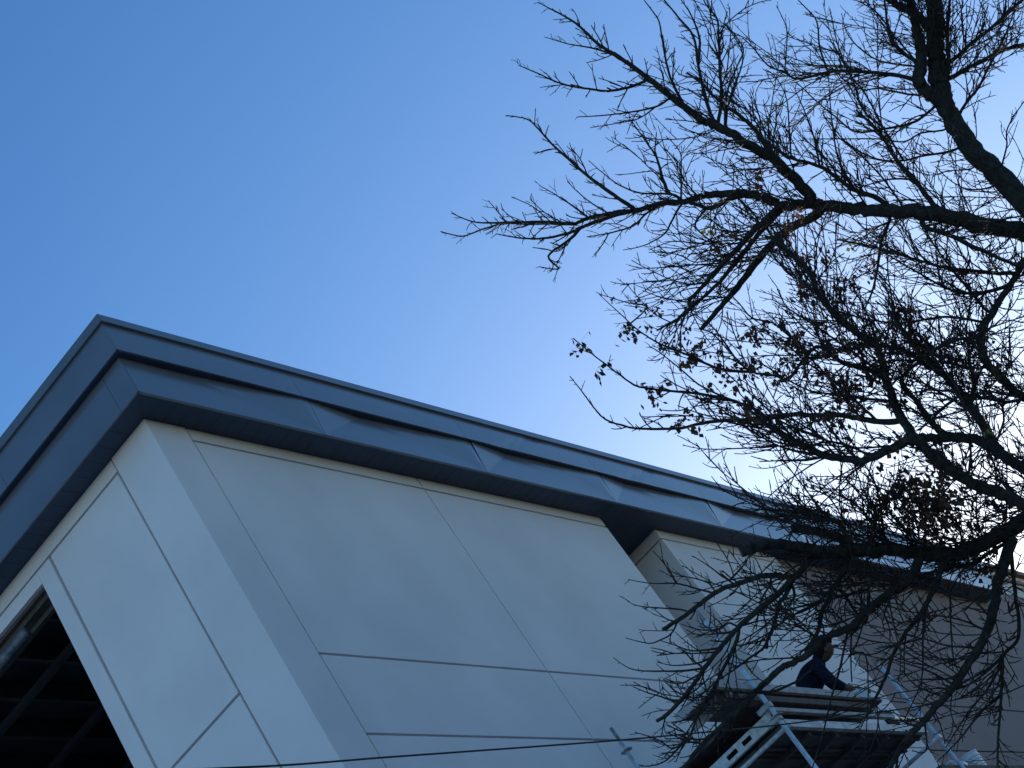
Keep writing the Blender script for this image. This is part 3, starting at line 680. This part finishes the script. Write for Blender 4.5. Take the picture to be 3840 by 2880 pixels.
limb(20, 5, ('G', [(780, 640), (560, 560), (300, 480), (60, 330)]), ('E', [(1990, 950), (1880, 930), (1700, 900), (1560, 780), (1470, 680), (1380, 590)]), dz=.4)
limb(13, 3, ('E', [(1700, 900), (1500, 890), (1350, 840), (1200, 770), (1000, 690), (880, 620), (780, 550), (700, 470), (600, 380), (510, 295)]), dz=-.3)
limb(7, 3, ('E', [(880, 400), (740, 365), (640, 335), (520, 298)]), dz=.2)
limb(9, 4, ('E', [(1620, 1160), (1320, 1020), (1180, 910), (1010, 770), (900, 700)])); limb(10, 4, ('E', [(1990, 620), (1860, 520), (1700, 480), (1600, 370), (1470, 230)])); limb(8, 4, ('E', [(1560, 780), (1400, 560), (1250, 450)]))
limb(9, 3, ('C', [(1400, 690), (1150, 690), (900, 670), (640, 660), (490, 620), (330, 580), (180, 540)])); limb(9, 3, ('C', [(900, 665), (620, 680), (450, 690), (200, 700), (80, 690), (0, 670)]))
limb(44, 15, ('G', [(1950, 1430), (1900, 1330), (1750, 1080), (1640, 920), (1520, 780), (1400, 650), (1280, 530), (1180, 440), (1050, 310), (960, 170), (880, 60), (850, -120)]), dz=-.4, dens=1.2)
limb(18, 12, ('G', [(1190, 440), (1290, 360), (1400, 300), (1560, 250), (1740, 240)])); limb(32, 13, ('G', [(1480, 1275), (1330, 1200), (1200, 1050), (1100, 900), (960, 760), (950, 650), (1050, 550), (1150, 470)]), dz=.3)
limb(14, 7, ('G', [(1500, 880), (1380, 960), (1250, 1090), (1120, 1200)])); limb(12, 8, ('G', [(1650, 1600), (1660, 1450), (1640, 1290)])); limb(24, 12, ('G', [(1700, 900), (1700, 700), (1640, 450), (1700, 300)]))
limb(15, 7, ('B', [(1340, 880), (1290, 1000), (1270, 1120), (1240, 1300), (1180, 1450)])); limb(26, 14, ('B', [(1560, 915), (1700, 960), (1900, 1050), (2050, 1120), (2230, 1190)])); limb(16, 6, ('B', [(2200, 1240), (1950, 1210), (1700, 1180), (1450, 1110), (1250, 1050), (1000, 1000)]), dz=.4)
limb(16, 5, ('B', [(2130, 1290), (1950, 1340), (1750, 1330), (1500, 1200), (1300, 1080)]), dz=-.4); limb(14, 5, ('B', [(1960, 1450), (1900, 1380), (1700, 1130), (1560, 940)])); limb(12, 5, ('B', [(1950, 1530), (1700, 1500), (1400, 1540), (1130, 1500), (900, 1420)]))
limb(13, 5, ('G', [(1180, 440), (900, 350), (600, 330), (300, 360), (0, 260)])); limb(12, 5, ('G', [(2000, 880), (1800, 860), (1500, 800), (1100, 760)])); limb(14, 6, ('G', [(1700, 560), (1300, 480), (800, 470)])); limb(14, 6, ('G', [(2212, 890), (2020, 910), (1780, 860)]))
# dense criss-cross of shoots rising left through the crown
limb(12, 4, ('G', [(860, 900), (560, 870), (300, 830), (0, 790), (-300, 640), (-560, 470)]), dens=1.35); limb(12, 4, ('G', [(700, 1110), (450, 880), (200, 660), (-60, 480), (-300, 250)]), dens=1.35); limb(11, 4, ('G', [(520, 1080), (300, 800), (100, 560), (-150, 300), (-330, 40)]), dens=1.35)
limb(12, 4, ('G', [(780, 640), (450, 400), (200, 220), (-100, 20), (-400, -160)]), dens=1.35); limb(12, 4, ('G', [(740, 470), (640, 150), (560, -60), (400, -350)]), dens=1.35); limb(11, 4, ('G', [(1050, 310), (1000, 60), (880, -200), (700, -420)]), dens=1.35); limb(11, 4, ('G', [(1750, 1080), (1500, 900), (1150, 700), (800, 560), (500, 500)]), dens=1.35)
limb(11, 4, ('G', [(640, 1480), (380, 1350), (150, 1300), (-150, 1180), (-350, 1080)]), dens=1.35); limb(11, 4, ('G', [(1900, 1380), (2000, 1100), (1980, 800), (2050, 500), (2060, 100)]), dens=1.35); limb(11, 4, ('G', [(500, 1530), (300, 1300), (120, 1080), (-80, 900)]), dens=1.35); limb(12, 4, ('C', [(1300, 1200), (1240, 900), (1100, 720)]), dens=1.35); limb(11, 4, ('H', [(600, 1010), (650, 750), (760, 500), (900, 250), (1000, 60)]), dens=1.35)
limb(10, 3, ('H', [(900, 1010), (700, 880), (420, 820), (150, 690), (60, 600)]), dens=1.35); limb(9, 3, ('H', [(1100, 1020), (900, 700), (600, 480), (300, 500), (60, 600)]), dens=1.35); limb(9, 3, ('H', [(800, 850), (500, 560), (220, 400), (70, 290)]), dens=1.35); limb(9, 3, ('H', [(1000, 480), (700, 350), (350, 250), (10, 240)]), dens=1.35); limb(8, 3, ('H', [(500, 560), (300, 420), (160, 300)]), dens=1.35); limb(10, 4, ('H', [(1400, 1040), (1250, 700), (1050, 430), (760, 250)]), dens=1.35); limb(9, 3, ('C', [(860, 1160), (770, 1080), (700, 990), (655, 890)]), dens=1.35)
limb(10, 4, ('H', [(1600, 1000), (1500, 700), (1300, 500), (1100, 480), (800, 420)]), dens=1.35); limb(9, 4, ('H', [(1800, 920), (1720, 620), (1900, 480), (2212, 380)]), dens=1.35); limb(16, 6, ('H', [(2100, 880), (1900, 1000), (1700, 1130), (1500, 1180), (1200, 1250), (800, 1370), (400, 1330), (0, 1330)]), dens=1.35)
# hanging lower limbs over the scaffold
limb(32, 16, ('H', [(330, 1000)]), ('I', [(2060, 250), (1960, 370), (1850, 480), (1700, 640), (1540, 760), (1400, 880), (1300, 970), (1200, 1080), (1100, 1200), (960, 1380), (850, 1540)]), ('K', [(817, 976), (640, 1170), (540, 1230)]), dz=-.7, dens=.75, ln=.8, cut=True)
limb(23, 16, ('I', [(1880, 460), (1800, 455), (1700, 435), (1560, 440), (1450, 470), (1300, 520), (1080, 600), (900, 730), (760, 840), (640, 920), (510, 1000)]), dz=.4, ln=.8, dens=.7, cut=True)
limb(9, 3, ('I', [(1040, 610), (850, 570), (650, 520), (400, 520), (155, 478)]), dens=.7); limb(8, 3, ('I', [(655, 515), (540, 330), (410, 180)]), dens=.6); limb(7, 3, ('I', [(1050, 590), (990, 520), (860, 470), (700, 440), (600, 390)]), dens=.6); limb(8, 3, ('I', [(780, 820), (700, 790), (430, 770), (250, 750), (150, 705)]), dens=.6)
limb(7, 3, ('I', [(640, 910), (540, 880), (430, 790)]), dens=.5); limb(8, 3, ('I', [(690, 930), (600, 1040), (480, 1110), (360, 1140), (130, 1085)]), dens=.6); limb(8, 3, ('I', [(1250, 500), (1100, 420), (960, 320), (825, 235)]), dens=.6); limb(10, 4, ('I', [(1215, 470), (1340, 340), (1420, 210)]), dens=.4); limb(6, 3, ('I', [(1480, 430), (1600, 340), (1690, 250)]), dens=.4)
limb(18, 13, ('I', [(1880, 500), (1800, 620), (1720, 720), (1690, 840), (1650, 1000), (1600, 1100), (1590, 1190)]), dz=.3, ln=.7, cut=True); limb(10, 4, ('I', [(1640, 450), (1620, 540), (1560, 640), (1520, 740), (1480, 1000)]), ln=.9)
limb(17, 8, ('I', [(1310, 980), (1290, 1080), (1250, 1180), (1200, 1290), (1120, 1440), (1040, 1600)]), ('K', [(930, 1150), (860, 1350)]), dz=.3, ln=.9); limb(9, 3, ('I', [(1290, 970), (1200, 930), (1100, 990), (900, 1000), (700, 940)]), ln=.85); limb(8, 3, ('I', [(1230, 1010), (1100, 1040), (880, 1050), (760, 1000)]), ln=.85); limb(9, 3, ('I', [(1100, 1180), (950, 1210), (800, 1215), (640, 1160), (480, 1110)]), ln=.85); limb(10, 3, ('I', [(950, 1390), (780, 1420), (520, 1430), (200, 1410), (0, 1290)]), ln=.5, dens=.7); limb(9, 3, ('I', [(900, 1440), (720, 1550), (600, 1550), (530, 1525)]), ln=.85); limb(9, 3, ('I', [(930, 1390), (820, 1310), (700, 1200)]), ln=.85)
limb(9, 3, ('I', [(1060, 1270), (900, 1340), (640, 1370), (450, 1335)]), ln=.75); limb(9, 3, ('K', [(740, 1060), (560, 1000), (460, 970), (325, 915)]), ln=.75); limb(8, 4, ('K', [(620, 1170), (600, 1290), (580, 1380)]), ln=.75); limb(8, 3, ('K', [(850, 1420), (700, 1480), (560, 1400), (340, 1330)]), ln=.75); limb(9, 4, ('K', [(810, 1360), (640, 1580), (480, 1640), (380, 1630)]), ln=.75); limb(8, 4, ('K', [(810, 1370), (760, 1500), (720, 1600)]), ln=.75)
limb(12, 5, ('I', [(1900, 540), (1880, 640), (1820, 760), (1760, 900)]), ln=.9); limb(15, 5, ('M', [(740, 330), (500, 30)]), ('M', [(300, 150), (100, 250), (0, 310)]), ('I', [(1600, 1040), (1350, 1160), (1260, 1150)]), ln=.85)
limb(12, 5, ('M', [(800, 30), (480, 100), (200, 170), (0, 210)]), ('I', [(1560, 770)]), dz=-.3, ln=.85); limb(12, 4, ('I', [(1640, 1000), (1560, 1180), (1400, 1300), (1230, 1430), (1020, 1560)]), ln=.85); limb(8, 4, ('I', [(1290, 970), (1560, 900), (1800, 930), (2060, 1040)]), ln=.75)
limb(42, 17, ('H', [(1150, 1060), (1050, 1280), (930, 1390)]), ('M', [(960, 60), (820, 170), (700, 270), (620, 370), (450, 440), (330, 500), (240, 600), (100, 690), (0, 730)]), ('K', [(1600, 820), (1450, 960), (1350, 1080), (1230, 1190), (1100, 1310), (960, 1440), (860, 1570), (790, 1700)]), dz=-.8, ln=.9, dens=.55)
limb(14, 8, ('K', [(1440, 970), (1600, 960), (1800, 880)]), ('M', [(130, 860), (250, 760)]), ln=.5, dens=.5)
limb(28, 16, ('H', [(420, 1010), (360, 1180), (240, 1400), (120, 1640)]), ('M', [(330, 330), (290, 450), (200, 600)]), dz=.3, ln=.85)
limb(28, 11, ('H', [(1380, 1060), (1330, 1250)]), ('M', [(1390, 0), (1340, 80), (1280, 200), (1210, 300), (1100, 440), (1000, 620), (940, 790), (880, 930), (790, 1110), (760, 1180)]), dz=-.6, ln=.9)
limb(52, 22, ('H', [(2090, 900), (1990, 1200), (1920, 1430)]), ('M', [(1900, 300), (1780, 560), (1650, 760), (1560, 900), (1470, 1010), (1400, 1090), (1280, 1230), (1180, 1330), (1080, 1460), (1000, 1600), (950, 1720)]), dz=-.9, ln=.9)
limb(18, 8, ('H', [(2080, 950)]), ('M', [(2120, 120), (2150, 300), (2130, 500), (2000, 640), (1990, 900), (1980, 1100), (1960, 1400), (1950, 1700)]), dz=-.5, ln=.9); limb(11, 6, ('M', [(2130, 540), (1880, 740), (1600, 900), (1450, 1010)]), ln=.85); limb(10, 4, ('M', [(1290, 180), (1270, 500), (1270, 760), (1230, 940), (1100, 1220)]), ln=.85)
limb(9, 5, ('M', [(1500, 60), (1520, 150), (1540, 600), (1600, 790)]), ln=.85); limb(8, 6, ('M', [(640, 380), (610, 600), (620, 870)]), dens=.4, ln=.75); limb(10, 5, ('M', [(590, 400), (540, 620), (490, 830), (450, 950), (390, 1200), (340, 1400), (260, 1659)]), dens=.6, ln=.75); limb(7, 4, ('M', [(740, 620), (770, 900), (760, 1200), (740, 1600)]), dens=.5, ln=.75)
limb(8, 3, ('M', [(1210, 470), (1000, 540), (800, 620), (560, 580), (470, 560)]), ln=.85); limb(8, 3, ('M', [(1000, 620), (780, 770), (640, 650)]), ln=.85); limb(10, 4, ('M', [(1560, 900), (1300, 760), (1100, 700), (950, 650)]), ln=.85); limb(10, 4, ('M', [(1650, 760), (1500, 840), (1250, 850), (1080, 870)]), ln=.85); limb(9, 4, ('M', [(1470, 1010), (1350, 970), (1200, 900), (1090, 780)]), ln=.85)
limb(10, 4, ('M', [(1980, 1000), (1800, 1150), (1600, 1400), (1400, 1600)]), ln=.9); limb(10, 4, ('M', [(1990, 700), (1850, 950), (1700, 1130), (1480, 1470)]), ln=.9); limb(9, 4, ('M', [(1290, 1230), (1300, 1500), (1170, 1500)]), ln=.85); limb(10, 4, ('M', [(2000, 640), (1850, 780), (1640, 920), (1300, 1000)]), ln=.9); limb(9, 4, ('M', [(1780, 560), (1500, 540), (1290, 480), (1000, 420)]), ln=.8); limb(10, 4, ('M', [(1850, 400), (1600, 300), (1300, 270), (1050, 380)]), ln=.8); limb(10, 5, ('M', [(1900, 300), (1700, 100), (1450, 60)]), ln=.8)

rt = random.Random(77)
PXM = 12.0/F
done = []          # (pixel polyline, depths, 3d points)
UP = Vector((0, 0, 1))
def nearest(px, py):
    best = None
    for P2, TT in done:
        for i in range(len(P2)-1):
            ax, ay = P2[i]; bx_, by_ = P2[i+1]; dx, dy = bx_-ax, by_-ay; L2 = dx*dx+dy*dy
            s = 0 if L2 == 0 else max(0, min(1, ((px-ax)*dx+(py-ay)*dy)/L2))
            q = (ax+dx*s, ay+dy*s); d = (q[0]-px)**2+(q[1]-py)**2
            if best is None or d < best[0]: best = (d, q, TT[i]+(TT[i+1]-TT[i])*s)
    return best
def grow(st, d, L, r, lev, V, Fc, tips):
    """one curved twig, with side twigs and spurs"""
    n = (7 if L > .3 else 5) if lev < 2 else 3
    p = st.copy(); pts = [p.copy()]; d = d.normalized()
    bend = Vector((rt.gauss(0, 1), rt.gauss(0, 1), rt.gauss(0, 1)))*(0.085 if lev == 0 else .06)
    for i in range(n):
        d = (d+UP*(0.07 if lev else 0.05)+bend+Vector((rt.gauss(0, 1), rt.gauss(0, 1), rt.gauss(0, 1)))*0.05).normalized()
        p = p+d*(L/n); pts.append(p.copy())
    rad = [r*(1-0.38*i/n) for i in range(n+1)]
    tube_geo(pts, rad, 4 if lev < 2 else 3, V, Fc, cap=False)
    tips.append((pts[-1], lev)); 
    if lev >= 2 or L < 0.06: return
    k = int(L/(0.070 if lev == 0 else 0.085))
    sgn = rt.choice((-1, 1))
    for j in range(k):
        u = (j+0.6+rt.uniform(-.3, .3))/(k+.3)
        if u < .12: continue
        i = min(n-1, int(u*n)); s = u*n-i; b = pts[i].lerp(pts[i+1], min(1, s)); t = (pts[i+1]-pts[i]).normalized()
        az = t.orthogonal().normalized(); az.rotate(Matrix.Rotation(rt.uniform(0, 6.283), 3, t))
        an = rt.uniform(.5, .95)
        nd = t*math.cos(an)+az*math.sin(an)
        if lev == 0: l2 = L*(0.55-0.30*u)*rt.uniform(.4, 1.15)
        else: l2 = rt.uniform(.018, .06)
        grow(b, nd, l2, max(.0022, r*.76), lev+1, V, Fc, tips)
alltips = []; nbr = 0
for w0, w1, pts, dz, dens, ln, cut in LIMBS:
    first = not done
    # spread depth
    if first:
        TT = [on_trunk_t(*q) for q in pts]; P2 = pts
    else:
        nb = nearest(*pts[0])
        P2 = [nb[1]]+([pts[0]] if nb[0] > 900 else [])+pts[1:]
        length = sum(math.hypot(P2[i+1][0]-P2[i][0], P2[i+1][1]-P2[i][1]) for i in range(len(P2)-1))
        lm = length*PXM
        dzz = (dz if dz is not None else rt.uniform(-.6, .6))*lm*0.7
        TT = [nb[2]]; acc = 0
        for i in range(1, len(P2)):
            acc += math.hypot(P2[i][0]-P2[i-1][0], P2[i][1]-P2[i-1][1]); TT.append(nb[2]+dzz*acc/length+0.04*math.sin(acc*PXM*4+w0))
        TT = [max(9.8, min(14.6, t)) for t in TT]
    done.append((P2, TT))
    P3 = [at_t(q[0], q[1], t) for q, t in zip(P2, TT)]
    if first: P3[0] = Vector((TB[0], TB[1], -0.05)); P3.insert(1, Vector((TB[0], TB[1], 1.5))); P3.insert(2, Vector((TB[0]+.03, TB[1], 4.0)))
    C3 = catmull(P3, 5); n = len(C3)
    loc = TB
    cum = [0.0]
    for i in range(1, n): cum.append(cum[-1]+(C3[i]-C3[i-1]).length)
    LT = cum[-1]
    if first:
        rad = []
        for i, q in enumerate(C3):
            z = q[2]; rad.append(0.25-0.155*min(1, z/5.6) if z < 5.6 else max(.030, 0.095*(1-(z-5.6)/9)))
        rad[0] = .34
    else:
        t0 = TT[0]; rad = [(w0+(w1-w0)*c/LT)/2*(TT[0]+(TT[-1]-TT[0])*c/LT)/F for c in cum]
        rad = [max(.0026, q*(.97 if w0 < 24 else .87)) for q in rad]
    C3 = [q+Vector((rt.gauss(0, 1), rt.gauss(0, 1), rt.gauss(0, 1)))*min(.006, rad[i]*.12)*(0 if i in (0,) else 1) for i, q in enumerate(C3)]
    V, Fc = [], []
    sides = 12 if w0 > 35 else (8 if w0 > 14 else 6)
    tube_geo([q-loc for q in C3], rad, sides, V, Fc, cap=True, rough=.09 if w0 > 14 else 0, rng=rt)
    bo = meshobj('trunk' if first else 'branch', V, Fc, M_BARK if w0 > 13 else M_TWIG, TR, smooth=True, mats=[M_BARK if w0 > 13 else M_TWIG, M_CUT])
    bo.data.polygons[len(Fc)-1].use_smooth = False
    if cut: bo.data.polygons[len(Fc)-1].material_index = 1
    # twigs along it
    V, Fc, tips = [], [], []
    wm = (w0+w1)/2
    step = (0.046 if w0 < 10.5 else 0.040)/dens*(.95 if ln < .95 else 1.0)*(.9 if P2[-1][0] < 2250 else .70 if P2[-1][0] > 2600 and ln > .95 else 1.0)
    c = LT*0.10+rt.uniform(0, step)
    i = 0
    if first: c = next(cum[k] for k in range(n) if C3[k][2] > 6.3)
    while c < LT*(.90 if cut else 1.0):
        while i < n-2 and cum[i+1] < c: i += 1
        s = (c-cum[i])/max(1e-6, cum[i+1]-cum[i]); b = C3[i].lerp(C3[i+1], s)-loc; t = (C3[i+1]-C3[i]).normalized()
        az = t.orthogonal().normalized(); az.rotate(Matrix.Rotation(rt.uniform(0, 6.283), 3, t))
        an = rt.uniform(.35, 1.15)
        nd = t*math.cos(an)+az*math.sin(an)+UP*.10
        u = c/LT
        Lw = (0.30 if w0 < 10.5 else 0.40 if wm < 22 else .58)*ln*(.16+.95*rt.random()**1.5)*(1.0-.78*u if w1 < 8 else 1.0)
        Lw *= (.85 if P2[-1][0] < 2250 else 1.0)
        rr = max(.0028, min(.0054, rad[i]*.6))*rt.uniform(.8, 1.1)
        grow(b, nd, Lw, rr, 0, V, Fc, tips)
        if wm >= 9 and ln > .85 and P2[-1][0] > 2250 and u < .8 and rt.random() < .26:      # an occasional long upright shoot
            nd2 = (nd+UP*.35).normalized()
            grow(b, nd2, rt.uniform(.40, .90), .0052, 0, V, Fc, tips)
        c += step*rt.choice((.35, .7, 1.0, 1.2, 1.9))*rt.uniform(.8, 1.2)
    if V:
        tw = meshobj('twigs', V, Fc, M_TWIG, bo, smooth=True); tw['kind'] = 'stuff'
    alltips += [(q+loc, l) for q, l in tips if l <= 1]
# dead leaf clusters, mostly in the middle of the crown
def leafmesh(seed, n, spread, size):
    """sprig: curled leaves on thin stalks that all meet at one point"""
    g = random.Random(seed); v, f = [Vector((0, 0, 0))], []
    for k in range(n):
        c = Vector((g.gauss(0, 1)*spread, g.gauss(0, 1)*spread, -abs(g.gauss(0, 1))*spread*1.6))
        a = Vector((g.gauss(0, .6), g.gauss(0, .6), -1)).normalized()*size*g.uniform(.6, 1.3)
        b = a.orthogonal().normalized(); b.rotate(Matrix.Rotation(g.uniform(0, 6.28), 3, a.normalized())); b *= size*g.uniform(.22, .48)
        nrm = a.cross(b).normalized()*size*g.uniform(-.25, .25)
        i0 = len(v); v += [c, c+a*.45+b+nrm, c+a, c+a*.5-b+nrm*.5, c+a*.5-nrm*.4, c+b.normalized()*.0016]
        f += [(i0, i0+1, i0+4), (i0+1, i0+2, i0+4), (i0+2, i0+3, i0+4), (i0+3, i0, i0+4), (0, i0, i0+5)]
    return v, f
LM = []
for s in range(7):
    v, f = leafmesh(s, (5, 7, 9, 12, 16, 22, 6)[s], (.012, .016, .02, .026, .034, .045, .014)[s], .034)
    me = bpy.data.meshes.new('leaf_cluster'); me.from_pydata([tuple(q) for q in v], [], f); me.materials.append(M_LEAF); LM.append(me)
v, f = leafmesh(40, 7, .02, .045); LG = bpy.data.meshes.new('green_leaves'); LG.from_pydata([tuple(q) for q in v], [], f); LG.materials.append(M_LEAFG)
# weight by where the photograph shows leaves (picture regions; distance comes from the twig itself)
HOT = [(2340, 1240, 60, 3), (2430, 1280, 80, 5), (2560, 1320, 90, 6), (2640, 1360, 70, 6), (2740, 1440, 80, 7), (2820, 1260, 80, 9), (2920, 1220, 70, 5), (2700, 1420, 70, 5), (2850, 1530, 80, 7), (3060, 1090, 110, 9), (3150, 1010, 110, 8), (3040, 890, 120, 8), (2700, 850, 60, 4), (2850, 690, 60, 4), (2920, 1380, 110, 10), (3060, 1430, 120, 12), (3170, 1500, 120, 12), (3190, 1330, 110, 10), (3380, 1260, 120, 10), (3330, 1490, 120, 10), (3480, 1820, 110, 34), (3270, 1890, 70, 7), (3190, 1930, 60, 6), (3400, 1700, 120, 10), (3560, 1300, 100, 7), (3700, 1930, 90, 7), (3660, 2150, 90, 8), (3550, 2030, 90, 6), (2420, 1480, 50, 3), (2530, 1590, 60, 4), (2600, 1590, 50, 3), (3010, 1850, 60, 3), (3720, 1350, 90, 6), (2400, 1180, 50, 2), (2300, 1110, 40, 1), (2200, 1330, 60, 2), (2420, 1430, 50, 3), (3130, 1240, 90, 8)]
TP = [(proj(q), q) for q, l in alltips]
used = set(); cnt = 0
for hx, hy, hr, hn in HOT:
    cand = [i for i, (a, q) in enumerate(TP) if i not in used and (a[0]-hx)**2+(a[1]-hy)**2 < (hr*1.1)**2]
    rt.shuffle(cand)
    for i in cand[:hn]:
        if cnt >= 296: break
        used.add(i); cnt += 1
        big = hy == 1820
        o = link('leaf_cluster', LM[rt.choice((4, 5, 5)) if big else rt.choice((0, 1, 2, 2, 3, 3, 4, 6))], TR)
        o.location = TP[i][1]-TB; o.rotation_euler = (rt.uniform(-.4, .4), rt.uniform(-.4, .4), rt.uniform(0, 6.28)); k = rt.uniform(.8, 1.5)*(1.1 if big else 1); o.scale = (k, k, k)
for gx, gy in ((2632, 838), (2640, 800), (3690, 1620), (3700, 1590), (3670, 1330), (3530, 1290), (3760, 990), (3730, 1010), (3400, 1690), (3245, 1650), (3750, 1490), (3180, 900)):
    cand = sorted((((a[0]-gx)**2+(a[1]-gy)**2), i) for i, (a, q) in enumerate(TP))[0]
    o = link('green_leaves', LG, TR); o.location = TP[cand[1]][1]-TB; o.rotation_euler = (rt.uniform(-.5, .5), rt.uniform(-.5, .5), rt.uniform(0, 6.28)); k = rt.uniform(.5, .95); o.scale = (k, k, k)
